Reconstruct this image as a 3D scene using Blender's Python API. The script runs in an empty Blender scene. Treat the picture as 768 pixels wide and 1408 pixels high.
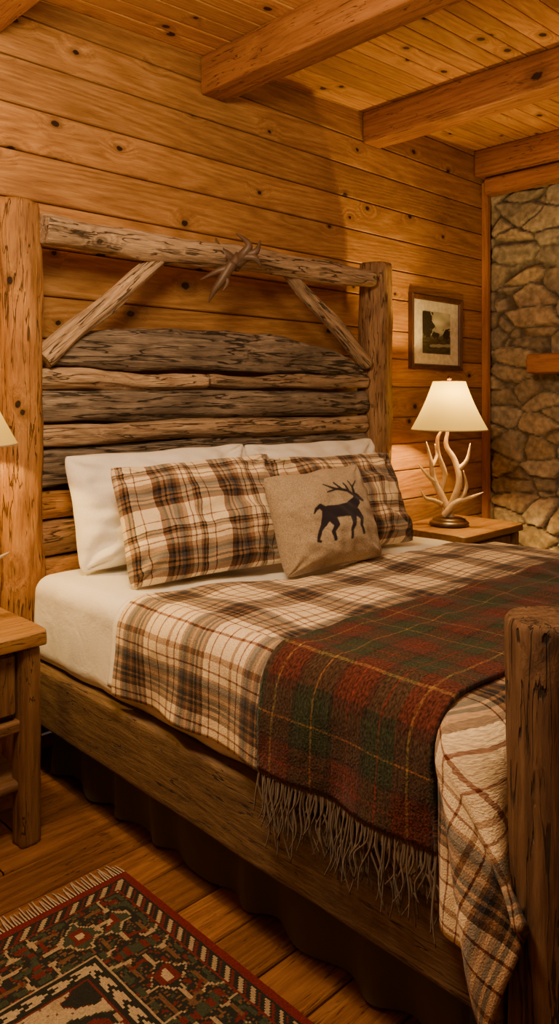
import bpy, math, random
from mathutils import Vector, Matrix, Quaternion, Euler, noise
random.seed(7)
C=bpy.context
COL=C.scene.collection
def fn(x,y=0,z=0): return noise.noise(Vector((x,y,z)))
def smooth(a,b,x):
    t=max(0,min(1,(x-a)/(b-a))); return t*t*(3-2*t)
def lerp(a,b,t): return a+(b-a)*t

# ---------------------------------------------------------------- materials
def nd(nt,t,inp=None,**props):
    n=nt.nodes.new(t)
    for k,v in props.items(): setattr(n,k,v)
    if inp:
        for k,v in inp.items():
            s=n.inputs[k]
            if isinstance(v,bpy.types.NodeSocket): nt.links.new(v,s)
            else: s.default_value=v
    return n
def mth(nt,op,a,b=0.0,c=0.0,clamp=False):
    n=nd(nt,'ShaderNodeMath',{0:a,1:b,2:c},operation=op); n.use_clamp=clamp
    return n.outputs[0]
def vm(nt,op,a,b):
    return nd(nt,'ShaderNodeVectorMath',{0:a,1:b},operation=op).outputs[0]
def mixc(nt,f,a,b,blend='MIX'):
    n=nd(nt,'ShaderNodeMix',data_type='RGBA',blend_type=blend)
    for i,v in ((0,f),(6,a),(7,b)):
        if isinstance(v,bpy.types.NodeSocket): nt.links.new(v,n.inputs[i])
        else: n.inputs[i].default_value=v if i==0 else (*v[:3],1)
    return n.outputs[2]
def ramp(nt,fac,stops,interp='LINEAR'):
    n=nd(nt,'ShaderNodeValToRGB',{0:fac}); cr=n.color_ramp; cr.interpolation=interp
    while len(cr.elements)>1: cr.elements.remove(cr.elements[-1])
    cr.elements[0].position=stops[0][0]; cr.elements[0].color=(*stops[0][1],1)
    for p,c in stops[1:]:
        e=cr.elements.new(p); e.color=(*c,1)
    return n.outputs[0]
def mrange(nt,v,a,b,c,d):
    return nd(nt,'ShaderNodeMapRange',{0:v,1:a,2:b,3:c,4:d}).outputs[0]
def newmat(name):
    m=bpy.data.materials.new(name); m.use_nodes=True; nt=m.node_tree
    nt.nodes.clear()
    out=nt.nodes.new('ShaderNodeOutputMaterial'); p=nt.nodes.new('ShaderNodeBsdfPrincipled')
    nt.links.new(p.outputs[0],out.inputs[0])
    return m,nt,p,out
def S(p,k,v,nt=None):
    if isinstance(v,bpy.types.NodeSocket): nt.links.new(v,p.inputs[k])
    else:
        p.inputs[k].default_value=(*v,1) if (k=='Base Color' or k=='Emission Color') else v
def addbump(nt,p,h,strength,dist=0.01):
    b=nd(nt,'ShaderNodeBump',{'Height':h,'Strength':strength,'Distance':dist})
    nt.links.new(b.outputs[0],p.inputs['Normal'])

def wood(name,cols,axis='Z',gs=1.0,knot=1.0,plane=None,kscale=3.0,crack=0.0,rough=.55,bump=.4,attr=False,vary=.35,blotch=.35,stretch=.1,ringw=.14):
    m,nt,p,out=newmat(name)
    tc=nd(nt,'ShaderNodeTexCoord').outputs['Object']
    if attr: rnd=nd(nt,'ShaderNodeAttribute',attribute_name='rnd').outputs['Fac']
    else: rnd=nd(nt,'ShaderNodeObjectInfo').outputs['Random']
    off=nd(nt,'ShaderNodeCombineXYZ',{0:mth(nt,'MULTIPLY',rnd,17.3),1:mth(nt,'MULTIPLY',rnd,9.1),2:mth(nt,'MULTIPLY',rnd,23.7)}).outputs[0]
    v=vm(nt,'ADD',tc,off)
    sv={'X':(stretch,1,1),'Y':(1,stretch,1),'Z':(1,1,stretch)}[axis]
    v1=vm(nt,'MULTIPLY',v,sv)
    sep=nd(nt,'ShaderNodeSeparateXYZ',{0:v}).outputs
    if plane:
        ia,ib={'XZ':(0,2),'XY':(0,1),'YZ':(1,2)}[plane]
        kv=nd(nt,'ShaderNodeCombineXYZ',{0:mth(nt,'MULTIPLY',sep[ia],.7),1:sep[ib]}).outputs[0]
        vo=nd(nt,'ShaderNodeTexVoronoi',{'Vector':kv,'Scale':kscale},voronoi_dimensions='2D')
    else:
        vo=nd(nt,'ShaderNodeTexVoronoi',{'Vector':vm(nt,'MULTIPLY',v,{'X':(.7,1,1),'Y':(1,.7,1),'Z':(1,1,.7)}[axis]),'Scale':kscale})
    d=vo.outputs['Distance']
    vcol=nd(nt,'ShaderNodeSeparateColor',{0:vo.outputs['Color']}).outputs
    gate=mth(nt,'GREATER_THAN',vcol[0],.38)
    ksz=mrange(nt,vcol[1],0,1,.55,1.3)
    jn=nd(nt,'ShaderNodeTexNoise',{'Vector':v,'Scale':60.0,'Detail':2.0}).outputs['Fac']
    dj=mth(nt,'DIVIDE',mth(nt,'ADD',d,mth(nt,'MULTIPLY',mth(nt,'SUBTRACT',jn,.5),.04)),ksz)
    km=mth(nt,'MULTIPLY',mth(nt,'MULTIPLY',mrange(nt,dj,.05,.062,1,0),gate),knot,clamp=True)
    kh=mth(nt,'MULTIPLY',mth(nt,'MULTIPLY',mrange(nt,dj,.05,.16,1,0),gate),knot,clamp=True)
    sw=mth(nt,'MULTIPLY',mth(nt,'MULTIPLY',mrange(nt,d,.0,.3,1,0),gate),.03)
    v2=vm(nt,'ADD',v1,nd(nt,'ShaderNodeCombineXYZ',{0:sw,1:sw,2:sw}).outputs[0])
    g=nd(nt,'ShaderNodeTexNoise',{'Vector':v2,'Scale':60*gs,'Detail':8.0,'Roughness':.78,'Distortion':.1}).outputs['Fac']
    g2=nd(nt,'ShaderNodeTexNoise',{'Vector':v2,'Scale':200*gs,'Detail':3.0}).outputs['Fac']
    big=nd(nt,'ShaderNodeTexNoise',{'Vector':v2,'Scale':6.0*gs,'Detail':1.0,'Distortion':.1}).outputs['Fac']
    ring=mth(nt,'PINGPONG',mth(nt,'MULTIPLY',big,34.0),1.0)
    fac=mth(nt,'ADD',mth(nt,'ADD',mth(nt,'MULTIPLY',g,.7-ringw),mth(nt,'MULTIPLY',g2,.3)),mth(nt,'MULTIPLY',ring,ringw))
    c=ramp(nt,fac,[(.31,cols[0]),(.5,cols[1]),(.68,cols[2])])
    bl=nd(nt,'ShaderNodeTexNoise',{'Vector':v,'Scale':2.3,'Detail':4.0}).outputs['Fac']
    val=mth(nt,'ADD',mth(nt,'MULTIPLY',mth(nt,'SUBTRACT',bl,.5),2*blotch),mth(nt,'ADD',1.0,mth(nt,'MULTIPLY',mth(nt,'SUBTRACT',rnd,.5),vary)))
    vc=nd(nt,'ShaderNodeCombineColor',{0:val,1:val,2:val}).outputs[0]
    c=mixc(nt,1.0,c,vc,'MULTIPLY')
    dk=tuple(x*.25 for x in cols[0])
    c=mixc(nt,mth(nt,'MULTIPLY',kh,.6),c,tuple(x*.5 for x in cols[0]))
    c=mixc(nt,km,c,(dk[0]*.5,dk[1]*.4,dk[2]*.4))
    h=mth(nt,'ADD',mth(nt,'ADD',mth(nt,'MULTIPLY',g,.6),mth(nt,'MULTIPLY',g2,.25)),mth(nt,'MULTIPLY',km,-.5))
    if crack>0:
        sc={'X':(.08,1,1),'Y':(1,.08,1),'Z':(1,1,.08)}[axis]
        cn=nd(nt,'ShaderNodeTexNoise',{'Vector':vm(nt,'MULTIPLY',v,sc),'Scale':34.0,'Detail':4.0,'Distortion':.5}).outputs['Fac']
        gatec=nd(nt,'ShaderNodeTexNoise',{'Vector':v,'Scale':8.0,'Detail':2.0}).outputs['Fac']
        ab=mth(nt,'ABSOLUTE',mth(nt,'SUBTRACT',cn,.5))
        gt=mrange(nt,gatec,.38,.5,.0,1.0)
        cs=mth(nt,'MULTIPLY',mrange(nt,ab,.006*crack,.016*crack,1,0),gt)
        c=mixc(nt,mth(nt,'MULTIPLY',cs,.85),c,dk)
        h=mth(nt,'SUBTRACT',h,mth(nt,'MULTIPLY',cs,1.2))
    S(p,'Base Color',c,nt); S(p,'Roughness',mrange(nt,g,.3,.7,rough-.08,rough+.12),nt)
    S(p,'Specular IOR Level',.35)
    addbump(nt,p,h,bump,.014)
    return m

def fabric(name,col,rough=.9,bump=.15,scale=350.0,noise_amt=.08,attr=None,attrcol=None,wr=0):
    m,nt,p,out=newmat(name)
    tc=nd(nt,'ShaderNodeTexCoord').outputs['Object']
    n=nd(nt,'ShaderNodeTexNoise',{'Vector':tc,'Scale':scale,'Detail':2.0}).outputs['Fac']
    n2=nd(nt,'ShaderNodeTexNoise',{'Vector':tc,'Scale':8.0,'Detail':4.0,'Distortion':.6}).outputs['Fac']
    c=mixc(nt,mrange(nt,n,.3,.7,0,1),tuple(x*(1-noise_amt) for x in col),tuple(min(1,x*(1+noise_amt)) for x in col))
    if attr:
        a=nd(nt,'ShaderNodeAttribute',attribute_name=attr).outputs['Fac']
        c=mixc(nt,a,c,attrcol)
    S(p,'Base Color',c,nt); S(p,'Roughness',rough); S(p,'Sheen Weight',.15); S(p,'Specular IOR Level',.15)
    h=mth(nt,'ADD',mth(nt,'MULTIPLY',n,.05),mth(nt,'MULTIPLY',n2,wr))
    addbump(nt,p,h,bump if wr==0 else .7,.03)
    return m

def plaid(name,su,sv,period,fuzz=.1,bumpd=.004,offs=(0,0),fscale=320.0,mulk=1.5,mulf=.5):
    m,nt,p,out=newmat(name)
    uv=nd(nt,'ShaderNodeUVMap').outputs[0]
    nn=nd(nt,'ShaderNodeTexNoise',{'Vector':uv,'Scale':9.0,'Detail':2.0}).outputs['Color']
    uvw=vm(nt,'ADD',uv,vm(nt,'MULTIPLY',vm(nt,'SUBTRACT',nn,(.5,.5,.5)),(.008,.008,0)))
    nf=nd(nt,'ShaderNodeTexNoise',{'Vector':uv,'Scale':250.0,'Detail':1.0}).outputs['Color']
    uvw=vm(nt,'ADD',uvw,vm(nt,'MULTIPLY',vm(nt,'SUBTRACT',nf,(.5,.5,.5)),(.004,.004,0)))
    s=nd(nt,'ShaderNodeSeparateXYZ',{0:uvw}).outputs
    x=mth(nt,'FRACT',mth(nt,'ADD',mth(nt,'DIVIDE',s[0],period),offs[0]+10))
    y=mth(nt,'FRACT',mth(nt,'ADD',mth(nt,'DIVIDE',s[1],period),offs[1]+10))
    cu=ramp(nt,x,su,'CONSTANT'); cv=ramp(nt,y,sv,'CONSTANT')
    c=mixc(nt,.5,cu,cv)
    mu=mixc(nt,1.0,cu,cv,'MULTIPLY'); mu=mixc(nt,1.0,mu,(mulk,mulk,mulk),'MULTIPLY')
    c=mixc(nt,mulf,c,mu)
    fz=nd(nt,'ShaderNodeTexNoise',{'Vector':uv,'Scale':fscale,'Detail':3.0}).outputs['Fac']
    k=mrange(nt,fz,.3,.7,1-fuzz*2,1+fuzz*2)
    c=mixc(nt,1.0,c,nd(nt,'ShaderNodeCombineColor',{0:k,1:k,2:k}).outputs[0],'MULTIPLY')
    S(p,'Base Color',c,nt); S(p,'Roughness',.95); S(p,'Sheen Weight',.1); S(p,'Specular IOR Level',.1)
    n3=nd(nt,'ShaderNodeTexNoise',{'Vector':uv,'Scale':7.0,'Detail':3.0,'Distortion':.5}).outputs['Fac']
    addbump(nt,p,mth(nt,'ADD',mth(nt,'MULTIPLY',fz,.12),mth(nt,'MULTIPLY',n3,.9)),.8,bumpd*6)
    return m
def plain(name,col,rough=.5,metal=0,em=0,emc=None):
    m,nt,p,out=newmat(name)
    tc=nd(nt,'ShaderNodeTexCoord').outputs['Object']
    n=nd(nt,'ShaderNodeTexNoise',{'Vector':tc,'Scale':30.0,'Detail':4.0}).outputs['Fac']
    c=mixc(nt,mrange(nt,n,.3,.7,0,1),tuple(x*.8 for x in col),tuple(min(1,x*1.15) for x in col))
    S(p,'Base Color',c,nt); S(p,'Roughness',rough); S(p,'Metallic',metal)
    if em: S(p,'Emission Color',emc); S(p,'Emission Strength',em)
    return m
def attrmat(name,rough=.9,nscale=300.0,amt=.2,bump=.3):
    m,nt,p,out=newmat(name)
    a=nd(nt,'ShaderNodeAttribute',attribute_name='Col').outputs['Color']
    tc=nd(nt,'ShaderNodeTexCoord').outputs['Object']
    n=nd(nt,'ShaderNodeTexNoise',{'Vector':tc,'Scale':nscale,'Detail':5.0}).outputs['Fac']
    k=mrange(nt,n,.3,.7,1-amt,1+amt)
    c=mixc(nt,1.0,a,nd(nt,'ShaderNodeCombineColor',{0:k,1:k,2:k}).outputs[0],'MULTIPLY')
    S(p,'Base Color',c,nt); S(p,'Roughness',rough); S(p,'Specular IOR Level',.2)
    addbump(nt,p,n,bump,.01)
    return m
def sc3(l,k): return [tuple(x*k for x in c) for c in l]
M={}
M['wall']=wood('pine_wall',sc3([(.22,.090,.024),(.39,.182,.053),(.56,.300,.105)],.80),'X',.9,1,'XZ',4.4,0,.5,.3,True,.5,.4,.08)
M['ceil']=wood('pine_ceiling',sc3([(.34,.140,.036),(.55,.26,.072),(.72,.39,.12)],.90),'X',.9,1,'XY',4.6,0,.5,.2,True,.5,.25,.08)
M['floor']=wood('floor_oak',sc3([(.13,.050,.014),(.25,.105,.032),(.37,.17,.056)],.72),'X',.9,.4,'XY',2.2,.6,.30,.2,True,.55,.3,.07)
M['beam']=wood('beam_fir',sc3([(.24,.078,.017),(.44,.168,.042),(.56,.24,.066)],.78),'Z',.7,1,None,2.6,.7,.55,.3,False,.15,.3,.06)
M['trim']=wood('trim_pine',sc3([(.32,.12,.03),(.5,.2,.06),(.6,.27,.08)],.6),'Z',.7,.3,None,2.6,.0,.5,.2)
M['honey']=wood('honey_log',sc3([(.16,.062,.016),(.38,.172,.046),(.55,.285,.09)],.85),'Z',.8,1,None,5.5,1.0,.55,.7,False,.1,.5,.10)
M['postdk']=wood('brown_log',sc3([(.08,.036,.014),(.20,.10,.042),(.33,.19,.09)],.62),'Z',.9,1,None,5.0,1.4,.65,.8,False,.1,.5,.09)
M['posttan']=wood('tan_log',sc3([(.14,.066,.028),(.31,.168,.076),(.45,.27,.135)],.9),'Z',.9,1,None,5.0,1.2,.65,.8,False,.1,.5,.09)
M['grey']=wood('weathered_grey_board',sc3([(.050,.038,.028),(.17,.130,.095),(.33,.262,.20)],1.15),'Z',1.0,.8,None,3.5,2.2,.8,1.0,False,.25,.7,.10)
M['drift']=wood('driftwood_log',sc3([(.17,.102,.052),(.39,.265,.16),(.58,.43,.285)],1.05),'Z',1.0,.8,None,5.0,1.5,.75,1.0,False,.25,.6,.10)
M['rail']=wood('rough_sawn_rail',sc3([(.08,.043,.018),(.19,.112,.050),(.29,.185,.092)],.70),'Z',.9,.4,None,2.6,.7,.75,.6,False,.1,.5,.14)
M['stand']=wood('nightstand_wood',sc3([(.26,.110,.026),(.44,.215,.055),(.56,.30,.09)],.50),'Z',.8,.8,None,3.4,.5,.45,.3,False,.1,.35,.08)
M['standdk']=wood('nightstand_dark',sc3([(.11,.05,.018),(.22,.11,.04),(.31,.17,.07)],.70),'Z',.8,.8,None,3.4,.5,.55,.4,False,.15,.35,.08)
M['mantel']=wood('mantel_wood',sc3([(.28,.10,.03),(.48,.2,.06),(.6,.28,.09)],.8),'Z',.8,.5,None,3.4,.4,.5,.3)
M['frame']=wood('frame_dark_wood',[(.03,.012,.006),(.07,.028,.013),(.11,.045,.02)],'Z',.8,0,None,3.4,.0,.35,.2)
M['sheet']=fabric('white_sheet',(.88,.85,.78),.85,wr=.35)
M['pillowcase']=fabric('white_pillowcase',(.88,.85,.78),.85,wr=.45)
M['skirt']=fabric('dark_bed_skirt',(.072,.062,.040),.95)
M['linen']=fabric('burlap_linen',(.35,.275,.185),.95,.8,260.0,.32,'deer',(.018,.014,.022),wr=.06)
Cc=(.76,.67,.50);T=(.33,.21,.12);D=(.025,.024,.028);R=(.21,.075,.034);G=(.11,.11,.13);B=(.14,.08,.045)
su=[(0,Cc),(.08,R),(.10,Cc),(.24,R),(.26,Cc),(.34,B),(.38,T),(.42,D),(.455,T),(.48,D),(.515,B),(.55,T),(.58,B),(.62,D),(.655,G),(.70,T),(.73,Cc),(.79,R),(.81,Cc),(.89,T),(.93,Cc)]
M['plaid']=plaid('cream_brown_plaid',su,su,.25,offs=(.1,.35),fuzz=.12,mulf=.6)
sp=[(0,Cc),(.14,R),(.16,B),(.21,D),(.25,T),(.29,D),(.32,T),(.35,G),(.40,D),(.43,B),(.48,T),(.54,Cc),(.60,R),(.62,Cc),(.68,T),(.72,D),(.745,T),(.77,D),(.79,Cc),(.9,R),(.915,Cc)]
M['plaidp']=plaid('pillow_plaid',sp,sp,.22,offs=(.2,.1),mulf=.6)
Mr=(.080,.024,.017);Gr=(.032,.040,.021);Y=(.21,.13,.045);Rr=(.14,.024,.018);Dk=(.030,.020,.014)
tu=[(0,Mr),(.10,Rr),(.115,Mr),(.22,Dk),(.25,Gr),(.36,Y),(.374,Gr),(.50,Dk),(.53,Mr),(.66,Y),(.672,Mr),(.76,Gr),(.86,Rr),(.872,Gr),(.96,Dk)]
M['throw']=plaid('red_green_wool_plaid',tu,tu,.36,.38,.006,offs=(.15,.3),fscale=200.0,mulf=.25,mulk=9.0)
M['fringe']=fabric('wool_fringe',(.11,.080,.052),.95)
M['rugfr']=fabric('rug_fringe_cotton',(.42,.33,.22),.95)
M['rug']=attrmat('knotted_wool_rug',.98,300.0,.35,.5)
M['stone']=attrmat('field_stone',.85,26.0,.35,.9)
M['print']=attrmat('printed_landscape',.6,100.0,.02,.0)
M['mat']=plain('cream_mat_board',(.66,.60,.46),.8)
M['antler']=plain('antler_bone',(.44,.32,.19),.5)
M['antlerb']=plain('brown_antler',(.10,.055,.03),.5)
M['metal']=plain('bronze_metal',(.12,.06,.03),.4,.9)
M['darkwood']=plain('dark_base_wood',(.05,.02,.01),.35)
m,nt,p,out=newmat('frosted_bulb')
em=nd(nt,'ShaderNodeEmission',{'Color':(1,.62,.24,1),'Strength':14.0})
tp=nd(nt,'ShaderNodeBsdfTransparent')
mx=nd(nt,'ShaderNodeMixShader',{0:.25,1:tp.outputs[0],2:em.outputs[0]})
nt.links.new(mx.outputs[0],out.inputs[0]); M['bulb']=m
m,nt,p,out=newmat('lamp_shade_linen')
tr=nd(nt,'ShaderNodeBsdfTranslucent',{'Color':(.085,.070,.014,1)})
df=nd(nt,'ShaderNodeBsdfDiffuse',{'Color':(.40,.25,.07,1)})
mx=nd(nt,'ShaderNodeMixShader',{0:.5,1:df.outputs[0],2:tr.outputs[0]})
em=nd(nt,'ShaderNodeEmission',{'Color':(1,.53,.075,1),'Strength':.65})
ad=nd(nt,'ShaderNodeAddShader',{0:mx.outputs[0],1:em.outputs[0]})
nt.links.new(ad.outputs[0],out.inputs[0]); M['shade']=m

# ---------------------------------------------------------------- mesh helpers
def mesh_obj(name,verts,faces,mat,smoothf=True,loc=(0,0,0),rot=None,uv=None):
    me=bpy.data.meshes.new(name); me.from_pydata([tuple(v) for v in verts],[],faces); me.update()
    if smoothf: me.polygons.foreach_set('use_smooth',[True]*len(me.polygons))
    if uv:
        l=me.uv_layers.new(name='UVMap')
        idx=[0]*len(me.loops); me.loops.foreach_get('vertex_index',idx)
        flat=[]
        for i in idx: flat+=[uv[i][0],uv[i][1]]
        l.data.foreach_set('uv',flat)
    if mat: me.materials.append(mat)
    o=bpy.data.objects.new(name,me); COL.objects.link(o); o.location=loc
    if rot is not None:
        o.rotation_mode='QUATERNION' if isinstance(rot,Quaternion) else 'XYZ'
        if isinstance(rot,Quaternion): o.rotation_quaternion=rot
        else: o.rotation_euler=rot
    return o
def empty(name,loc):
    o=bpy.data.objects.new(name,None); COL.objects.link(o); o.location=loc; o.empty_display_size=.1; return o
def par(c,p):
    C.view_layer.update(); c.parent=p; c.matrix_parent_inverse=p.matrix_world.inverted(); return c
def lab(o,label,cat,group=None):
    o['label']=label; o['category']=cat
    if group: o['group']=group
    return o
def struct(o): o['kind']='structure'; return o
def copy_tree(o,newparent=None,loc=None,rotz=0,scale=None):
    n=o.copy(); COL.objects.link(n)
    if newparent is None:
        n.location=loc; n.rotation_euler=(0,0,rotz)
        if scale: n.scale=scale
    else:
        n.parent=newparent; n.matrix_parent_inverse=o.matrix_parent_inverse.copy()
    for ch in list(o.children):
        if ch!=n: copy_tree(ch,n)
    return n

def loft(name,p0,p1,prof,mat,seg=36,rings=50,n=2.0,amp=.05,seed=0.,nz=3.,bev=.012):
    p0=Vector(p0);p1=Vector(p1); d=p1-p0; L=d.length
    if abs(d.normalized().z)>.999: q=Quaternion((1,0,0,0)) if d.z>0 else Quaternion((0,1,0,0))
    else: q=d.to_track_quat('Z','Y')
    ts=[(0,.82,0),(0,.93,0)]
    b=bev/L
    ts+=[(b*.5,.98,0)]
    for i in range(rings+1): ts.append((lerp(b,1-b,i/rings),1,0))
    ts+=[(1-b*.5,.98,0),(1,.93,0),(1,.82,0)]
    verts=[];faces=[]
    for t,sc,_ in ts:
        cx,cy,rx,ry=prof(t)
        for k in range(seg):
            a=2*math.pi*k/seg; ca,sa=math.cos(a),math.sin(a)
            x=math.copysign(abs(ca)**(2/n),ca); y=math.copysign(abs(sa)**(2/n),sa)
            f=1+amp*fn(x*1.3+seed,y*1.3-seed,t*L*nz)*1.6+amp*.5*fn(x*4+seed,y*4,t*L*nz*3+5)
            verts.append((cx+x*rx*f*sc,cy+y*ry*f*sc,t*L-L/2))
    R_=len(ts)
    for i in range(R_-1):
        for k in range(seg):
            k2=(k+1)%seg
            faces.append((i*seg+k,i*seg+k2,(i+1)*seg+k2,(i+1)*seg+k))
    for t,base,flip in ((0,0,True),(1,(R_-1)*seg,False)):
        cx,cy,_,_=prof(t); ci=len(verts); verts.append((cx,cy,t*L-L/2))
        for k in range(seg):
            k2=(k+1)%seg
            faces.append((ci,base+k2,base+k) if flip else (ci,base+k,base+k2))
    return mesh_obj(name,verts,faces,mat,True,(p0+p1)/2,q)
def rnd_log(name,p0,p1,r0,r1,mat,seed=0,bend=.012,amp=.07,asp=1.0,**k):
    def prof(t):
        r=lerp(r0,r1,t); 
        return (bend*fn(seed*3.1,t*2.5,1),bend*fn(t*2.5,seed*1.7,9),r*asp,r)
    return loft(name,p0,p1,prof,mat,amp=amp,seed=seed,**k)
def timber(name,p0,p1,rx,ry,mat,seed=0,n=9,amp=.02,**k):
    return loft(name,p0,p1,lambda t:(0,0,rx,ry),mat,n=n,amp=amp,seed=seed,seg=48,rings=30,**k)
def box(name,x0,x1,y0,y1,z0,z1,mat,bev=.005):
    cx,cy,cz=(x0+x1)/2,(y0+y1)/2,(z0+z1)/2
    import bmesh
    bm=bmesh.new(); bmesh.ops.create_cube(bm,size=1)
    for v in bm.verts: v.co=Vector((v.co.x*(x1-x0),v.co.y*(y1-y0),v.co.z*(z1-z0)))
    if bev>0: bmesh.ops.bevel(bm,geom=bm.edges[:],offset=bev,segments=2,affect='EDGES')
    me=bpy.data.meshes.new(name); bm.to_mesh(me); bm.free()
    me.materials.append(mat); o=bpy.data.objects.new(name,me); COL.objects.link(o); o.location=(cx,cy,cz); return o

def tube_geo(pts,radii,verts,faces,seg=8,sub=6,uvs=None):
    P=[Vector(p) for p in pts]; n=len(P); path=[];rad=[]
    for i in range(n-1):
        a=P[max(i-1,0)];b=P[i];c=P[i+1];d=P[min(i+2,n-1)]
        for j in range(sub):
            t=j/sub
            path.append(.5*((2*b)+(c-a)*t+(2*a-5*b+4*c-d)*t*t+(3*b-a-3*c+d)*t**3)); rad.append(lerp(radii[i],radii[i+1],t))
    path.append(P[-1]);rad.append(radii[-1])
    base=len(verts); up=Vector((.3,.9,.2)).normalized()
    for i,pt in enumerate(path):
        tg=(path[min(i+1,len(path)-1)]-path[max(i-1,0)]).normalized()
        a=tg.cross(up); 
        if a.length<1e-4: a=tg.cross(Vector((1,0,0)))
        a.normalize(); b=tg.cross(a)
        for k in range(seg):
            an=2*math.pi*k/seg; verts.append(pt+(a*math.cos(an)+b*math.sin(an))*rad[i])
    for i in range(len(path)-1):
        for k in range(seg):
            k2=(k+1)%seg; faces.append((base+i*seg+k,base+i*seg+k2,base+(i+1)*seg+k2,base+(i+1)*seg+k))
    for i in (0,len(path)-1):
        faces.append(tuple(base+i*seg+k for k in (range(seg) if i else range(seg-1,-1,-1))))
def lathe(name,prof,mat,loc,seg=48,close=True):
    verts=[];faces=[]
    for r,z in prof:
        for k in range(seg):
            a=2*math.pi*k/seg; verts.append((r*math.cos(a),r*math.sin(a),z))
    for i in range(len(prof)-1):
        for k in range(seg):
            k2=(k+1)%seg; faces.append((i*seg+k,i*seg+k2,(i+1)*seg+k2,(i+1)*seg+k))
    if close:
        faces.append(tuple(range(seg-1,-1,-1))); faces.append(tuple((len(prof)-1)*seg+k for k in range(seg)))
    return mesh_obj(name,verts,faces,mat,True,loc)

# plank surfaces: boards list (u0,u1,v0,v1); mapf(u,v,w)->xyz, w = outward
def planks(name,boards,mapf,mat,ch=.005,gap=.001,dep=.007):
    verts=[];faces=[];rn=[]
    for (u0,u1,v0,v1) in boards:
        b=len(verts); r=random.random()
        ns=max(1,int((u1-u0)/.5))
        prof=[(v0+gap,-dep),(v0+gap+ch*.25,-dep*.35),(v0+gap+ch,0),(v1-gap-ch,0),(v1-gap-ch*.25,-dep*.35),(v1-gap,-dep)]
        np_=len(prof)
        for i in range(ns+1):
            u=lerp(u0+gap,u1-gap,i/ns)
            for v,w in prof: verts.append(mapf(u,v,w))
        for i in range(ns):
            for j in range(np_-1):
                a=b+i*np_+j; faces.append((a,a+np_,a+np_+1,a+1)); rn.append(r)
    us=[x for bb in boards for x in bb[:2]]; vs=[x for bb in boards for x in bb[2:]]
    b=len(verts)
    for u,v in ((min(us),min(vs)),(max(us),min(vs)),(max(us),max(vs)),(min(us),max(vs))): verts.append(mapf(u,v,-dep*1.5))
    faces.append((b,b+1,b+2,b+3)); rn.append(.5)
    o=mesh_obj(name,verts,faces,mat,False)
    a=o.data.attributes.new('rnd','FLOAT','FACE'); a.data.foreach_set('value',rn)
    return struct(o)

X0,X1,Y0,YW=-1.0,4.72,-1.6,2.72
def zc(x): return 2.817+(x-1.44)*.0407
# ---------------------------------------------------------------- room
def wb(u0,u1,zmax,w,seed):
    random.seed(seed); z=0;out=[]
    while z<zmax:
        h=w*random.uniform(.92,1.08); out.append((u0,u1,z,z+h)); z+=h
    return out
planks('wall_back',wb(X0,X1,3.0,.172,3),lambda u,v,w:(u,YW-w,min(v,zc(u)+.02)),M['wall'],.006,.0015,.013)
planks('wall_left',wb(Y0,YW,3.0,.172,4),lambda u,v,w:(X0+w,u,min(v,2.8)),M['wall'])
planks('wall_front',wb(X0,X1,3.0,.172,5),lambda u,v,w:(u,Y0+w,min(v,zc(u)+.02)),M['wall'])
random.seed(11)
fb=[];v=Y0
while v<YW:
    w=.15;u=X0+random.uniform(-1.2,0)
    while u<X1:
        L=random.uniform(.9,1.7); a=max(u,X0); b=min(u+L,X1)
        if b-a>.05: fb.append((a,b,v,min(v+w,YW)))
        u+=L
    v+=w
planks('floor',fb,lambda u,v,w:(u,v,w),M['floor'],.004,.0022,.012)
cb=[];v=Y0
while v<YW:
    cb.append((X0,X1,v,min(v+.098,YW+.01))); v+=.098
planks('ceiling',cb,lambda u,v,w:(u,v,zc(u)-w),M['ceil'],.006,.0015,.010)
# stone wall
def stone_wall():
    st=.0105; ys=[YW-st*i for i in range(int((YW-Y0)/st)+1)]; zs=[st*i for i in range(int(2.97/st)+1)]
    verts=[];cols=[];faces=[]
    for y in ys:
        for z in zs:
            wy=y+.035*fn(y*4,z*4,3)+.010*fn(y*14,z*14,5); wz=z+.025*fn(y*4,z*4,8)+.008*fn(y*15,z*15,9)
            ds,ps=noise.voronoi(Vector((wy*4.1,wz*7.4,.37)))
            e=ds[1]-ds[0]; c=ps[0]
            hsh=(math.sin(c.x*12.9+c.y*78.2+c.z*37.7)*43758.5)%1; h2=(math.sin(c.x*32.9+c.y*18.2)*2758.5)%1
            s=smooth(.02,.10,e)
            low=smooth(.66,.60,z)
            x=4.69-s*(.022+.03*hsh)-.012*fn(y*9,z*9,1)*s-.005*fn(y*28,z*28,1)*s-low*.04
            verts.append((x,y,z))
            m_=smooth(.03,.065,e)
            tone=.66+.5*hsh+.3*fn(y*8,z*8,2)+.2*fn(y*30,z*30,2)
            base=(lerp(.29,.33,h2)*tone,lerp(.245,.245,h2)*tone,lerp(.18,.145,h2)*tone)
            base=tuple(lerp(k,k*1.5,low) for k in base)  # lower stones lightened: light falling on them is put into the colour
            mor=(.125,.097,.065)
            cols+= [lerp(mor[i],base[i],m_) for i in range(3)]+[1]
    nz=len(zs)
    for i in range(len(ys)-1):
        for j in range(nz-1):
            a=i*nz+j; faces.append((a,a+nz,a+nz+1,a+1))
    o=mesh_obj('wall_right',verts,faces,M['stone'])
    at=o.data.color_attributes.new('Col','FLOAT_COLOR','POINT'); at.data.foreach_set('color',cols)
    struct(o)
stone_wall()
struct(box('trim_1',4.575,4.62,2.675,YW-.001,0,zc(4.6)-.2,M['trim']))
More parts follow.
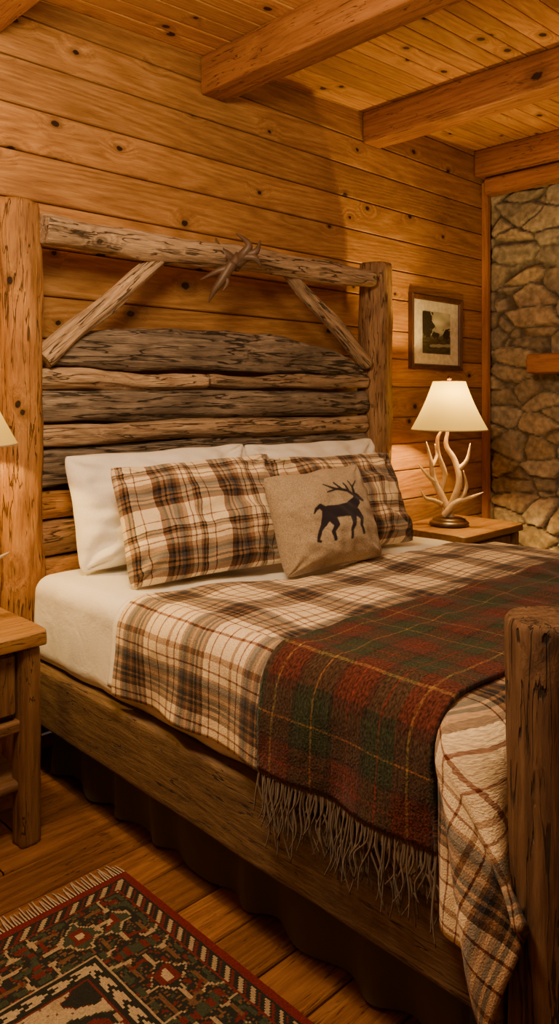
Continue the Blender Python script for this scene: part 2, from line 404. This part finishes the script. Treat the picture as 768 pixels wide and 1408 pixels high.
# beams
for i,(x,w) in enumerate([(1.14,.15),(2.23,.15),(3.385,.15),(4.545,.14),(.02,.15)]):
    zt=zc(x-w/2)
    o=timber('ceiling_beam',(x,YW-.004,zt-.0875),(x,Y0+.004,zt-.0875),w/2,.0875,M['beam'],seed=i*3.3,n=14)
    lab(o,'exposed rough-hewn orange fir ceiling beam','ceiling beam','exposed ceiling beams')
o=timber('header_log',(4.57,YW-.055,2.70),(4.57,Y0+.02,2.70),.055,.055,M['beam'],seed=4,n=5)
lab(o,'wooden header timber beneath the beam along stone wall','beam')
o=timber('mantel_shelf',(4.55,2.33,1.505),(4.55,.4,1.505),.10,.062,M['mantel'],seed=8,n=9)
lab(o,'thick orange wooden mantel shelf on the stone wall','mantel')

# ---------------------------------------------------------------- bed
bed=lab(empty('bed',(2.2,1.6,0)),'rustic log bed with weathered board headboard and log posts','bed')
def B_(o): par(o,bed); return o
B_(rnd_log('headboard_post',(1.22,2.57,0),(1.22,2.57,1.985),.086,.080,M['honey'],1,.016,.12,rings=90,bev=.03))
B_(rnd_log('headboard_post',(3.222,2.56,0),(3.222,2.56,2.01),.094,.090,M['posttan'],2.3,.012,.10,rings=90,bev=.03))
B_(rnd_log('foot_post',(1.235,.592,0),(1.235,.592,.925),.083,.078,M['postdk'],4.1,.008,.06,rings=60))
B_(rnd_log('foot_post',(3.22,.592,0),(3.22,.592,.925),.083,.078,M['postdk'],5.1,.008,.06,rings=60))
B_(rnd_log('headboard_log',(1.275,2.50,1.885),(3.11,2.50,1.925),.056,.046,M['drift'],6.2,.03,.18,rings=90,bev=.03))
B_(rnd_log('headboard_brace',(1.295,2.53,1.43),(1.81,2.53,1.865),.040,.030,M['drift'],7.7,.012,.16,bev=.03))
B_(rnd_log('headboard_brace',(2.535,2.53,1.885),(3.12,2.53,1.47),.031,.040,M['drift'],8.3,.012,.16,bev=.03))
def arch(t):
    top=1.405+.18*(max(0,1-abs((t-.47)/.53)**3.0))**.6+.014*fn(t*7,3)+.008*fn(t*20,3)
    bot=1.407+.008*fn(t*7,1)
    return (0,(top+bot)/2-1.5,.045,max(.006,(top-bot)/2))
B_(loft('headboard_board',(1.31,2.57,1.5),(3.12,2.57,1.5),arch,M['grey'],n=2.3,amp=.09,seed=2,rings=90))
B_(rnd_log('headboard_slat',(1.285,2.55,1.362),(2.055,2.55,1.362),.036,.030,M['drift'],9.4,.02,.18,rings=50,bev=.03))
B_(rnd_log('headboard_slat',(2.06,2.55,1.372),(3.13,2.55,1.362),.026,.036,M['drift'],10.4,.02,.18,rings=60,bev=.03))
def brd(z,h,seed,mat,d=.05,n=2.1,nm='headboard_board'):
    B_(loft(nm,(1.29,2.57,z),(3.13,2.57,z),lambda t:(0,.008*fn(t*6,seed),d,h*(1+.10*fn(t*5,seed+3)+.05*fn(t*17,seed))),mat,n=n,amp=.11,seed=seed,rings=90))
brd(1.265,.062,3.1,M['grey'])
B_(rnd_log('headboard_slat',(1.285,2.55,1.160),(3.13,2.55,1.150),.038,.042,M['drift'],11.4,.02,.16,rings=80))
brd(1.042,.077,5.1,M['grey'])
brd(.905,.05,6.1,M['honey'],.045,2.1); brd(.785,.06,7.1,M['posttan'],.05,2.1); brd(.655,.06,8.7,M['honey'],.05,2.1)
brd(.5,.08,9.7,M['postdk'],.03)
# rails
B_(timber('side_rail',(1.232,.67,.297),(1.232,2.50,.297),.036,.094,M['rail'],seed=3,n=12,amp=.035))
B_(timber('side_rail',(3.20,.67,.297),(3.20,2.50,.297),.036,.094,M['rail'],seed=6,n=12,amp=.035))
B_(rnd_log('foot_rail',(1.29,.592,.80),(3.15,.592,.80),.05,.045,M['drift'],3.3,.015,.08))
B_(rnd_log('foot_rail',(1.29,.592,.40),(3.15,.592,.40),.06,.06,M['postdk'],5.3,.015,.08))
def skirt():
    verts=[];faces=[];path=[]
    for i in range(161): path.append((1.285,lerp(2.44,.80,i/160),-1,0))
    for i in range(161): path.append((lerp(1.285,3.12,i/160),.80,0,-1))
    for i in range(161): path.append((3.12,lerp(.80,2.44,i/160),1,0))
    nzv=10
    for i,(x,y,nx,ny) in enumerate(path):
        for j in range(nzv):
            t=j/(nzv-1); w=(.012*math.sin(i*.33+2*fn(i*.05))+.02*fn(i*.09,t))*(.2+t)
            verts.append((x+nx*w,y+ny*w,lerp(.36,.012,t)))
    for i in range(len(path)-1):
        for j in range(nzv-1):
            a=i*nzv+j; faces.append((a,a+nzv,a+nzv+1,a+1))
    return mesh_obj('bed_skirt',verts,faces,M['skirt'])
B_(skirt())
RV=Vector((.7145,-.6997,0)); FV=Vector((.6997,.7145,0))
def camplane(center,cpx,k,pts):
    out=[]
    for (u,v,dp) in pts:
        out.append(Vector(center)+RV*((u-cpx[0])*k)+Vector((0,0,1))*((cpx[1]-v)*k)+FV*dp)
    return out
verts=[];faces=[]
ac=(2.115,2.435,1.875); ap=(318,358); k=.0032
for pts,r in [
  ([(324,364,.02),(310,352,-.01),(299,342,-.02),(294,328,-.01)],[.022,.020,.014,.002]),
  ([(318,366,.02),(330,352,-.02),(338,338,-.03),(321,323,-.02)],[.026,.024,.016,.002]),
  ([(322,362,.0),(337,352,-.02),(348,347,-.03),(353,332,-.02)],[.024,.021,.015,.002]),
  ([(330,354,-.02),(346,356,-.03),(354,368,-.02)],[.020,.016,.002]),
  ([(326,352,.0),(312,368,-.02),(296,374,-.03),(273,385,-.02)],[.026,.022,.014,.002]),
  ([(316,362,-.02),(303,384,-.03),(292,400,-.03),(285,414,-.02)],[.024,.021,.013,.002]),
  ([(304,376,-.03),(310,388,-.03),(303,400,-.03)],[.014,.010,.002])]:
    tube_geo(camplane(ac,ap,k,pts),r,verts,faces,8,5)
o=mesh_obj('antler_ornament',[Vector(v)-Vector(ac) for v in verts],faces,M['antlerb'],True,ac); o['label']='dark brown antler cluster ornament'; B_(o)

# ---------------------------------------------------------------- mattress & bedding
XL,XR,YF,YH,ZT,RR=1.222,3.03,.73,2.485,.685,.06
def drape(a,b,off):
    cxL,cxR,cyF=XL+RR,XR-RR,YF+RR
    sx=-1 if a<cxL else 1
    da=max(0,cxL-a,a-cxR); db=max(0,cyF-b)
    x=min(max(a,cxL),cxR); y=max(b,cyF)
    rho=math.hypot(da,db)
    z=ZT-.05*smooth(2.5,3.0,x)
    wr=.016*fn(a*4.0,b*4.0,.3)+.007*fn(a*11,b*8,2)
    if rho<1e-9: return Vector((x,y,z+off+wr))
    phi=math.atan2(db,da); r=RR+off; q=RR*math.pi/2; D9=math.pi/180
    if sx<0:
        psi=math.pi/2*smooth(62*D9,90*D9,phi)
        tau=36*D9*((min(1,phi/(62*D9)))**1.2 if phi<64*D9 else smooth(90*D9,64*D9,phi))
    else: psi=phi; tau=0
    if rho<q:
        th=rho/RR; h=r*math.sin(th); zz=z-RR+r*math.cos(th); dn=0
    else:
        dn=rho-q; h=r; zz=z-RR-dn*math.cos(tau)
    sl=rho*math.sin(tau)*min(1,rho/.12)
    wv=wr*.8+.016*(math.sin(b*19+a*3+2*fn(b*3))+.7)*min(1,dn*5)+.018*fn(b*6,.5,a)*min(1,dn*8)
    if phi>.02: wv=lerp(wv,.012+.030*math.sin(phi*10+1)*min(1,dn*5),min(1,phi*3))
    h2=h+wv
    tl=min(1,phi/(30*D9)) if phi<62*D9 else smooth(90*D9,62*D9,phi)
    px=x+sx*h2*math.cos(psi)+(sx*tl*(.028+.14*min(dn,.3)) if sx<0 else 0)
    py=y-h2*math.sin(psi)-sl*math.cos(psi)
    return Vector((px,py,zz))
def cloth(name,a0,a1,b0,b1,off,mat,na,nb,thick,edge=None,lon=False):
    verts=[];faces=[];uv=[]
    for i in range(na+1):
        for j in range(nb+1):
            a=lerp(a0,a1,i/na); 
            bb0,bb1=(b0,b1) if edge is None else edge(a,i/na)
            b=lerp(bb0,bb1,j/nb)
            if lon and a<XL+RR: a=(XL+RR)-(XL+RR-a)*(1+.38*smooth(.96,.78,b))
            verts.append(drape(a,b,off)); uv.append((a,b))
    for i in range(na):
        for j in range(nb):
            q=i*(nb+1)+j; faces.append((q,q+nb+1,q+nb+2,q+1))
    o=mesh_obj(name,verts,faces,mat,True,uv=uv)
    if thick:
        s=o.modifiers.new('s','SOLIDIFY'); s.thickness=thick; s.offset=0
    return o
def mattress():
    w,l=(XR-XL),(YH-YF); h=.30; r=.055
    import bmesh
    bm=bmesh.new(); bmesh.ops.create_cube(bm,size=1)
    for v in bm.verts: v.co=Vector((v.co.x*w,v.co.y*l,v.co.z*h))
    bmesh.ops.bevel(bm,geom=bm.edges[:],offset=r,segments=6,affect='EDGES',profile=.5)
    bmesh.ops.subdivide_edges(bm,edges=[e for e in bm.edges if e.calc_length()>.1],cuts=30,use_grid_fill=True)
    for v in bm.verts:
        p=v.co+Vector(((XL+XR)/2,(YF+YH)/2,ZT-.15))
        if p.x<XL+.3: p.x+= .012*fn(p.y*9,p.z*3)+.006*fn(p.y*25,p.z*7)
        if p.z>ZT-.1: p.z+=-.05*smooth(2.5,3.0,p.x)+.008*fn(p.x*5,p.y*5,.7)
        v.co=p
    me=bpy.data.meshes.new('mattress'); bm.to_mesh(me); bm.free()
    me.polygons.foreach_set('use_smooth',[True]*len(me.polygons)); me.materials.append(M['sheet'])
    o=bpy.data.objects.new('mattress',me); COL.objects.link(o); return o
lab(mattress(),'thick mattress with smooth white fitted sheet on the bed','mattress')
aL=XL+RR
def hemY(a): return 1.70+.18*smooth(1.85,1.25,a)+.010*fn(a*3,1.5)
lab(cloth('bed_sheet',aL-.262,XR-RR+.2,1.62,1.80,.012,M['sheet'],160,30,.004,lambda a,t:(1.60,hemY(a)+.05+.02*fn(a*3,5))),'white flat sheet folded back at the comforter edge','sheet')
lab(cloth('comforter',aL-.27,XR-RR+.245,YF+RR-.38,1.74,.026,M['plaid'],220,160,.012,
   lambda a,t:(YF+RR-.29,hemY(a)),True),'cream, brown and charcoal plaid comforter on the bed','comforter')
def tedge(a,t): 
    k_=smooth(1.1,2.6,a)
    return (.80+.012*fn(a*3.3,7)-.01*k_-.02*smooth(1.2,1.0,a),1.28-.07*k_+.014*fn(a*3,2)-.03*smooth(1.4,1.0,a))
aT=aL-.255
throw=lab(cloth('throw_blanket',aT,XR-RR+.2,.8,1.25,.042,M['throw'],190,60,.012,tedge),'dark red and green plaid wool throw across the bed','blanket')
verts=[];faces=[]; random.seed(5)
e0,e1=tedge(aT,0)
for i in range(110):
    b=lerp(e0+.004,e1-.004,i/109); p=drape(aT,b,.042)
    g_=fn(i*.9)*.02
    dx,dy=random.uniform(-.018,.006),random.uniform(-.024,.024)+g_; L=random.uniform(.09,.165)
    cx=.012*math.sin(i*1.7)
    pts=[p+Vector((0,0,.006)),p+Vector((dx*.3-.004,dy*.2+cx*.5,-L*.3)),p+Vector((dx*.7-.004,dy*.6-cx,-L*.65)),p+Vector((dx,dy+cx*.6,-L))]
    tube_geo(pts,[.0024,.0021,.0018,.0012],verts,faces,5,4)
fr=mesh_obj('fringe',verts,faces,M['fringe']); fr['kind']='stuff'; fr['label']='twisted grey-brown wool tassels'; par(fr,throw)

def pillow(name,w,h,t,mat,loc,yaw,tilt,n=60,roll=0,seed=0,wr=.011,mask=None,pinch=.05,sq=2.5):
    verts=[];faces=[];uv=[];ms=[]
    for side in (-1,1):
        for i in range(n+1):
            for j in range(n+1):
                s=-1+2*i/n; q=-1+2*j/n
                s=math.sin(s*math.pi/2)*.35+s*.65; q=math.sin(q*math.pi/2)*.35+q*.65
                x=w/2*s*(1-pinch*(1-q*q)); z=h/2*q*(1-pinch*1.2*(1-s*s))
                # soften the four corners
                cf=1-.05*(abs(s)*abs(q))**6; x*=cf; z*=cf
                pr=((1-abs(s)**sq)*(1-abs(q)**sq)); pr=max(0,pr)**.55
                y=side*t/2*pr
                ed=max(abs(s),abs(q)); fd=min(1,(1-ed)*6)
                cr=math.hypot(abs(s)-1,abs(q)-1); ang=math.atan2(1-abs(q),1-abs(s))
                crz=math.sin(ang*11+seed+s*3)*math.exp(-cr*3.0)*1.1
                edg=math.sin(s*16+seed)*math.exp(-(1-abs(q))*6)*.6+math.sin(q*12+seed)*math.exp(-(1-abs(s))*6)*.6
                y+=side*wr*(fn(s*2.2+seed,q*2.2,side)*1.3+fn(s*5+seed,q*5+s*2,side*2)*.9+crz+edg)*fd*1.6
                y*=1+.25*(-q)*(1-abs(s)*.3)
                z+=.010*fn(s*2.5+seed,2)*(q>0)*abs(q)-.012*(1-s*s)*(q>0)*q*fn(seed)
                verts.append((x,y,z)); uv.append((x+w,z+h)); 
                ms.append(mask((s+1)/2,(q+1)/2) if (mask and side<0) else 0)
        base=0 if side<0 else (n+1)**2
        for i in range(n):
            for j in range(n):
                a=base+i*(n+1)+j
                faces.append((a,a+n+1,a+n+2,a+1) if side<0 else (a,a+1,a+n+2,a+n+1))
    o=mesh_obj(name,verts,faces,mat,True,loc,Euler((math.radians(tilt),math.radians(roll),math.radians(yaw))),uv)
    if mask:
        at=o.data.attributes.new('deer','FLOAT','POINT'); at.data.foreach_set('value',ms)
    import bmesh
    bm=bmesh.new(); bm.from_mesh(o.data); bmesh.ops.remove_doubles(bm,verts=bm.verts,dist=1e-5); bm.to_mesh(o.data); bm.free()
    return o
lab(pillow('pillow',.83,.42,.21,M['pillowcase'],(1.72,2.345,.902),-3,-16,seed=1,wr=.014,roll=-1),'white king pillow leaning on the headboard beside lamp','pillow','white bed pillows')
lab(pillow('pillow',.84,.42,.21,M['pillowcase'],(2.56,2.345,.897),-3,-16,seed=4,wr=.014),'white pillow leaning on headboard behind the plaid pillows','pillow','white bed pillows')
lab(pillow('pillow',.61,.42,.205,M['plaidp'],(1.635,2.035,.892),-17,-26,seed=7,roll=-3,wr=.013),'brown, black and cream plaid pillow in front of white pillow','pillow','plaid pillows')
lab(pillow('pillow',.64,.41,.205,M['plaidp'],(2.31,1.995,.880),-10,-25,seed=9,wr=.013),'brown and cream plaid pillow behind the deer cushion','pillow','plaid pillows')
def seg_d(p,a,b,ra,rb):
    ax,ay=a;bx,by=b;px,py=p; dx,dy=bx-ax,by-ay; t=max(0,min(1,((px-ax)*dx+(py-ay)*dy)/(dx*dx+dy*dy+1e-9)))
    return math.hypot(px-ax-dx*t,py-ay-dy*t)-lerp(ra,rb,t)
deer=[((447,712),(460,711),9,8),((460,711),(477,709),8,9.5),((477,707),(484,699),8.5,6.5),((483,702),(487,692),6,4.4),((486,690),(497,696),4.2,2.2),
 ((484,689),(479,686),1.8,1),((441,708),(435,704),4,3),((435,704),(430,708),3,2),((430,708),(428,713),2,.9),
 ((445,715),(442,727),7.2,3.8),((442,727),(437,735),3.6,2.2),((437,735),(436,747),2.2,1.7),((436,747),(439,748),1.8,1.5),
 ((450,717),(456,729),6.4,3.4),((456,729),(453,737),3.2,2.1),((453,737),(457,747),2.1,1.7),
 ((479,714),(480,727),5.4,3.1),((480,727),(478,736),2.9,2),((478,736),(479,746),2,1.6),
 ((484,712),(492,721),5,3.2),((492,721),(491,730),2.9,2.1),((491,730),(496,740),2,1.7),
 ((484,689),(474,684),2.1,1.8),((474,684),(458,682),1.8,1.7),((458,682),(441,674),1.7,.9),((466,683),(456,673),1.6,.9),((476,685),(468,674),1.6,.9),((459,682),(445,685),1.5,.9),
 ((485,688),(481,678),1.9,1.4),((481,678),(487,669),1.4,.8),((482,680),(475,670),1.3,.8)]
def dmask(al,be):
    px=393+al*127+be*(-40)+22; py=793-al*18+be*(-124)-9
    if not(418<px<506 and 664<py<756): return 0
    d=min(seg_d((px,py),*s) for s in deer)
    return smooth(.6,-.4,d)
lab(pillow('pillow',.41,.35,.19,M['linen'],(1.942,1.765,.880),-13,-20,n=170,seed=12,mask=dmask,pinch=.05,wr=.005,roll=-4),'tan burlap cushion printed with a dark stag','cushion')

# ---------------------------------------------------------------- nightstands
def nightstand():
    e=empty('nightstand',(.76,2.29,0))
    x0,x1,y0,y1,zt=.45,1.07,2.05,2.53,.622
    par(timber('tabletop',(x0,(y0+y1)/2,zt-.024),(x1,(y0+y1)/2,zt-.024),(y1-y0)/2,.024,M['stand'],seed=2,n=9,amp=.012),e)
    for lx,ly in ((x1-.045,y0+.05),(x0+.045,y0+.05),(x1-.045,y1-.05),(x0+.045,y1-.05)):
        par(rnd_log('leg',(lx,ly,.0),(lx,ly,zt-.05),.034,.032,M['standdk'],lx*3+ly,.004,.06,n=4.0),e)
    par(box('body',x0+.07,x1-.05,y0+.07,y1-.05,.36,zt-.05,M['standdk']),e)
    d=box('drawer',x0+.085,x1-.085,y0+.035,y0+.069,.385,zt-.06,M['standdk'],.006); par(d,e)
    k_=lathe('knob',[(.006,0),(.008,.012),(.018,.02),(.02,.028),(.012,.036),(.002,.038)],M['metal'],(.76,y0+.036,.475)); k_.rotation_euler=(math.pi/2,0,0); par(k_,d)
    par(timber('lower_rail',(x0+.07,y0+.05,.35),(x1-.07,y0+.05,.35),.018,.018,M['standdk'],seed=3,n=6),e)
    par(timber('shelf',(x0+.04,(y0+y1)/2,.175),(x1-.04,(y0+y1)/2,.175),(y1-y0)/2-.04,.016,M['standdk'],seed=5,n=9,amp=.012),e)
    return e
ns=nightstand(); lab(ns,'rustic wooden nightstand with drawer beside the plaid bed','nightstand','nightstands')
n2=copy_tree(ns,None,(.76+2.92,2.34,0),0,(1,1,.94)); n2['label']='rustic wooden nightstand holding the antler lamp near stone wall'
# ---------------------------------------------------------------- lamps
def lamp():
    L=Vector((3.617,2.35,.586))
    e=empty('table_lamp',L)
    par(lathe('base',[(.10,0),(.108,.006),(.108,.018),(.098,.026),(.09,.028),(.09,.036),(.07,.044),(.001,.046)],M['darkwood'],L),e)
    verts=[];faces=[]; kk=.00412
    ctr=L+Vector((0,0,.02)); cp=(615,724)
    for pts,r in [
     ([(618,720,.0),(608,694,.02),(595,668,.02),(591,645,.0),(583,616,-.02)],[.021,.020,.017,.013,.002]),
     ([(598,672,.02),(586,662,.0),(572,646,-.02)],[.014,.011,.002]),
     ([(592,650,.0),(599,636,.02),(597,620,.03)],[.012,.009,.002]),
     ([(610,720,.01),(620,694,-.02),(627,668,-.03),(622,642,-.01),(611,622,.0),(613,604,.0),(614,592,.0)],[.021,.020,.018,.016,.013,.010,.008]),
     ([(606,716,-.02),(622,697,-.04),(640,691,-.04),(658,683,-.05)],[.018,.017,.012,.002]),
     ([(628,694,-.04),(636,676,-.04),(631,654,-.05)],[.013,.010,.002]),
     ([(624,655,-.02),(637,641,-.03),(641,618,-.04)],[.014,.011,.002]),
     ([(612,716,.02),(606,690,.05),(612,662,.05),(602,634,.03),(600,612,.01),(607,600,.0)],[.018,.017,.014,.012,.009,.004]),
     ([(604,700,-.01),(592,694,-.04),(580,690,-.06),(573,678,-.07)],[.013,.011,.008,.002])]:
        tube_geo(camplane(ctr,cp,kk,pts),r,verts,faces,10,6)
    par(mesh_obj('antler_stem',[Vector(v)-L for v in verts],faces,M['antler'],True,L),e)
    par(lathe('lamp_rod',[(.007,.49),(.007,.56),(.018,.565),(.018,.60),(.006,.605),(.006,.80),(.012,.806),(.010,.822),(.002,.828)],M['metal'],L,24),e)
    par(lathe('bulb',[(.012,.602),(.026,.63),(.034,.655),(.026,.68),(.008,.69)],M['bulb'],L,24),e)
    pr=[(.208,.527),(.209,.53)]
    for i in range(13):
        t=i/12; pr.append((lerp(.207,.088,t)-.008*math.sin(t*math.pi),lerp(.534,.798,t)))
    sh=lathe('lamp_shade',pr,M['shade'],L,64,False); par(sh,e)
    for rr,zz in ((.208,.53),(.088,.798)):
        v2=[];f2=[]
        pts=[(rr*math.cos(a*math.pi/24),rr*math.sin(a*math.pi/24),zz) for a in range(49)]
        tube_geo(pts,[.003]*49,v2,f2,6,1)
        par(mesh_obj('shade_trim',v2,f2,M['antler'],True,L),sh)
    return e
lp=lamp(); lab(lp,'antler table lamp with glowing cream shade by framed picture','lamp','bedside lamps')
l2=copy_tree(lp,None,(.885,2.35,.6235),.7); l2['label']='glowing cream-shaded table lamp on the nightstand by log post'
def plight(name,loc,e,col,r):
    l=bpy.data.lights.new(name,'POINT'); l.energy=e; l.color=col; l.shadow_soft_size=r
    o=bpy.data.objects.new(name,l); COL.objects.link(o); o.location=loc
    return o
plight('bulb_light',(3.617+.024,2.35,.586+.655),50,(1,.62,.17),.014)
plight('bulb_light',(3.617-.024,2.33,.586+.72),42,(1,.62,.17),.014)
plight('bulb_light',(.885+.024,2.35,.6235+.66),30,(1,.62,.17),.014)
# ---------------------------------------------------------------- picture
def picture():
    x0,x1,z0,z1,y=3.745,4.30,1.465,1.925,YW-.018
    e=empty('picture_frame',((x0+x1)/2,YW,z0)); fw=.034
    v=[];f=[]
    prof=[(0,.018),(0,-.012),(.010,-.018),(fw-.006,-.008),(fw,.0),(fw,.018)]
    cs=[(x0,z0,1,1),(x1,z0,-1,1),(x1,z1,-1,-1),(x0,z1,1,-1)]
    for (cx,cz,sx,sz) in cs:
        for d,yy in prof: v.append((cx+sx*d,y+yy,cz+sz*d))
    n=len(prof)
    for i in range(4):
        j=(i+1)%4
        for k_ in range(n):
            k2=(k_+1)%n; f.append((i*n+k_,j*n+k_,j*n+k2,i*n+k2))
    par(mesh_obj('frame',v,f,M['frame'],False),e)
    par(box('mat_board',x0+fw-.002,x1-fw+.002,y+.004,y+.012,z0+fw-.002,z1-fw+.002,M['mat'],0),e)
    px0,px1,pz0,pz1=x0+.125,x1-.125,z0+.10,z1-.10; n=120
    v=[];f=[];c=[]
    for i in range(n+1):
        for j in range(n+1):
            u,w=i/n,j/n; v.append((lerp(px0,px1,u),y+.002,lerp(pz0,pz1,w)))
            sky=(.50,.46,.33); cl=.8+.5*fn(u*3,w*6,9); col=[sky[k]*cl for k in range(3)]
            hor=.38+.02*fn(u*5,1)
            if w<hor+.07+.06*fn(u*9,3): col=[.10,.09,.06]
            nz_=.4*fn(u*7,w*7)+.5*fn(u*18,w*18,3)
            t1=math.hypot((u-.14)/.24,(w-.72)/.36)+nz_
            t2=math.hypot((u-.86)/.14,(w-.50)/.14)+nz_
            t3=math.hypot((u-.45)/.14,(w-.45)/.08)+nz_
            if t1<1 or t2<1 or t3<1 or (abs(u-.16-.03*fn(w*4))<.02 and w<.5): 
                kk_=.7+1.2*abs(fn(u*25,w*25)); col=[.03*kk_,.026*kk_,.017*kk_]
            if w<hor-.02: 
                k_=.5+.5*fn(u*6,w*25); col=[.085*k_+.02,.072*k_+.018,.038*k_+.01]
            if abs(w-.17-.05*u)<.035+.02*fn(u*6) and u>.25: col=[.28,.26,.18]
            c+=col+[1]
    for i in range(n):
        for j in range(n):
            a=i*(n+1)+j; f.append((a,a+n+1,a+n+2,a+1))
    o=mesh_obj('art_print',v,f,M['print'],False); at=o.data.color_attributes.new('Col','FLOAT_COLOR','POINT'); at.data.foreach_set('color',c); par(o,e)
    return e
lab(picture(),'dark wood framed landscape print with cream mat on pine wall','picture')

# ---------------------------------------------------------------- rug
def rug():
    x0,x1,y0,y1=-.42,1.148,-.70,1.775; cs=.005; K=.005/.0072
    nx=int((x1-x0)/cs); ny=int((y1-y0)/cs)
    red=(.11,.010,.009);dark=(.015,.016,.015);cream=(.36,.275,.17);beige=(.29,.21,.125);green=(.034,.042,.026);brn=(.11,.055,.028);dred=(.10,.014,.011)
    def colr(i,j):
        dx=min(i,nx-1-i)*K; dy=min(j,ny-1-j)*K; d=min(dx,dy)
        s=(j if dx<dy else i)*K
        if d<2.6: return red
        if d<3.4: return dark
        if d<7.5:
            k_=(s+(d-5))%6; return beige if k_<2 else (dred if 4<=k_<5 else dark)
        if d<8.3: return dred
        if d<30:
            c=d-19; s2=s+fn(s*.15,d*.2,4)*3; P=34; p=(s2%P)-17; q=((s2+17)%P)-17
            blk=(s2//P)%2
            ap,ac_,aq=abs(p),abs(c),abs(q); nn=fn(s*.35,d*.35,3)
            if max(ap,ac_)<1.6: return cream
            if max(ap,ac_)<3.4: return dred
            if ap+ac_<7+nn*2: return green if blk else dark
            if ap+ac_<8+nn*2: return beige
            if ac_<.8 and ap<13: return beige
            if ac_<7 and 10<=ap<11 and (c>0)==(p>0): return dred
            if 6<=ac_<7.2 and 5<ap<12: return brn
            if aq<1.5 and ac_<8: return dred if (int(ac_)//2)%2 else green
            if abs(aq-4+nn*2)<.7 and ac_>4: return beige
            if abs(ac_-9.5)<.8 and (s%7)<4: return green
            if abs(nn)<.05: return brn
            if nn>.34: return green
            if nn<-.38: return dred
            return dark
        if d<31: return beige
        if d<32: return dark
        if d<36:
            k_=(s+abs(d-34)*2)%8; return dark if k_<3 else cream
        if d<37: return dark
        if d<38: return dred
        fi,fj=(i-nx//2)*K,(j-ny//2)*K
        a_,b_=i*K,j*K
        wi=fi+fn(a_*.08,b_*.08,2)*4; wj=fj+fn(a_*.08,b_*.08,6)*4
        P=64; u=((wi+P*10+14)%P)-P/2; v=((wj+P*10-6)%P)-P/2
        st=(abs(u)//3+abs(v)//3)
        if st<2: return dred
        if st<4: return cream
        if st<6: return dark
        if st<7: return dred
        nn=fn(a_*.075,b_*.075,12)+.10*fn(a_*.4,b_*.4,2)
        if st>7:
            if nn>.30: return dred
            if nn>.12: return dark
            if nn>.09: return green
            if nn<-.28: return dark
            if nn<-.24: return dred
        if abs(fn(a_*.2,b_*.2,5))<.02: return brn
        return cream if fn(i*.05,j*.05)>-.05 else beige
    v=[];f=[];c=[]
    for i in range(nx+1):
        for j in range(ny+1):
            x=x0+i*cs;y=y0+j*cs; v.append((x,y,.009+.0015*fn(x*40,y*40)))
    for i in range(nx):
        for j in range(ny):
            a=i*(ny+1)+j; f.append((a,a+ny+1,a+ny+2,a+1)); c.append(colr(i,j))
    def side(idx):
        b=len(v)
        for q in idx: v.append((v[q][0],v[q][1],.0005))
        for q in range(len(idx)-1):
            f.append((idx[q],b+q,b+q+1,idx[q+1])); c.append(red)
    side([i*(ny+1) for i in range(nx+1)]); side([i*(ny+1)+ny for i in range(nx,-1,-1)])
    side([j for j in range(ny,-1,-1)]); side([nx*(ny+1)+j for j in range(ny+1)])
    o=mesh_obj('rug',v,f,M['rug'],False)
    at=o.data.color_attributes.new('Col','FLOAT_COLOR','CORNER')
    cc=[]
    for col in c:
        cc+=[col[0],col[1],col[2],1.0]*4
    at.data.foreach_set('color',cc)
    v=[];f=[]; random.seed(9)
    for y,sg in ((y1,1),(y0,-1)):
        x=x0+.005
        while x<x1:
            L=random.uniform(.04,.062); dx=random.uniform(-.008,.008)
            tube_geo([(x,y-.006*sg,.006),(x+dx*.4,y+sg*L*.5,.004),(x+dx,y+sg*L,.003)],[.0022,.002,.0015],v,f,5,3); x+=.008
    fr=mesh_obj('rug_fringe',v,f,M['rugfr']); fr['kind']='stuff'; fr['label']='cream cotton fringe'; par(fr,o)
    return o
lab(rug(),'red, navy and cream patterned wool rug with fringe','rug')

# ---------------------------------------------------------------- lights & camera
plight('added_room_light',(.6,1.15,2.3),150,(1,.73,.42),.25)  # unseen soft key light, added to brighten the bed; no fixture modelled
plight('added_room_light',(3.0,-.1,2.2),34,(1,.70,.38),.35)  # weak unseen fill light, added to lift the darker side
w=bpy.data.worlds.new('World'); C.scene.world=w; w.use_nodes=True
w.node_tree.nodes['Background'].inputs[0].default_value=(1,.7,.45,1); w.node_tree.nodes['Background'].inputs[1].default_value=.05
cam=bpy.data.cameras.new('Camera'); co=bpy.data.objects.new('Camera',cam); COL.objects.link(co)
co.location=(0,0,1.3); co.rotation_euler=(math.pi/2,0,-math.radians(44.4))
cam.sensor_fit='VERTICAL'; cam.sensor_height=36; cam.lens=36*1044/1408; cam.shift_y=-(704-545)/1408
cam.clip_start=.05
C.scene.camera=co
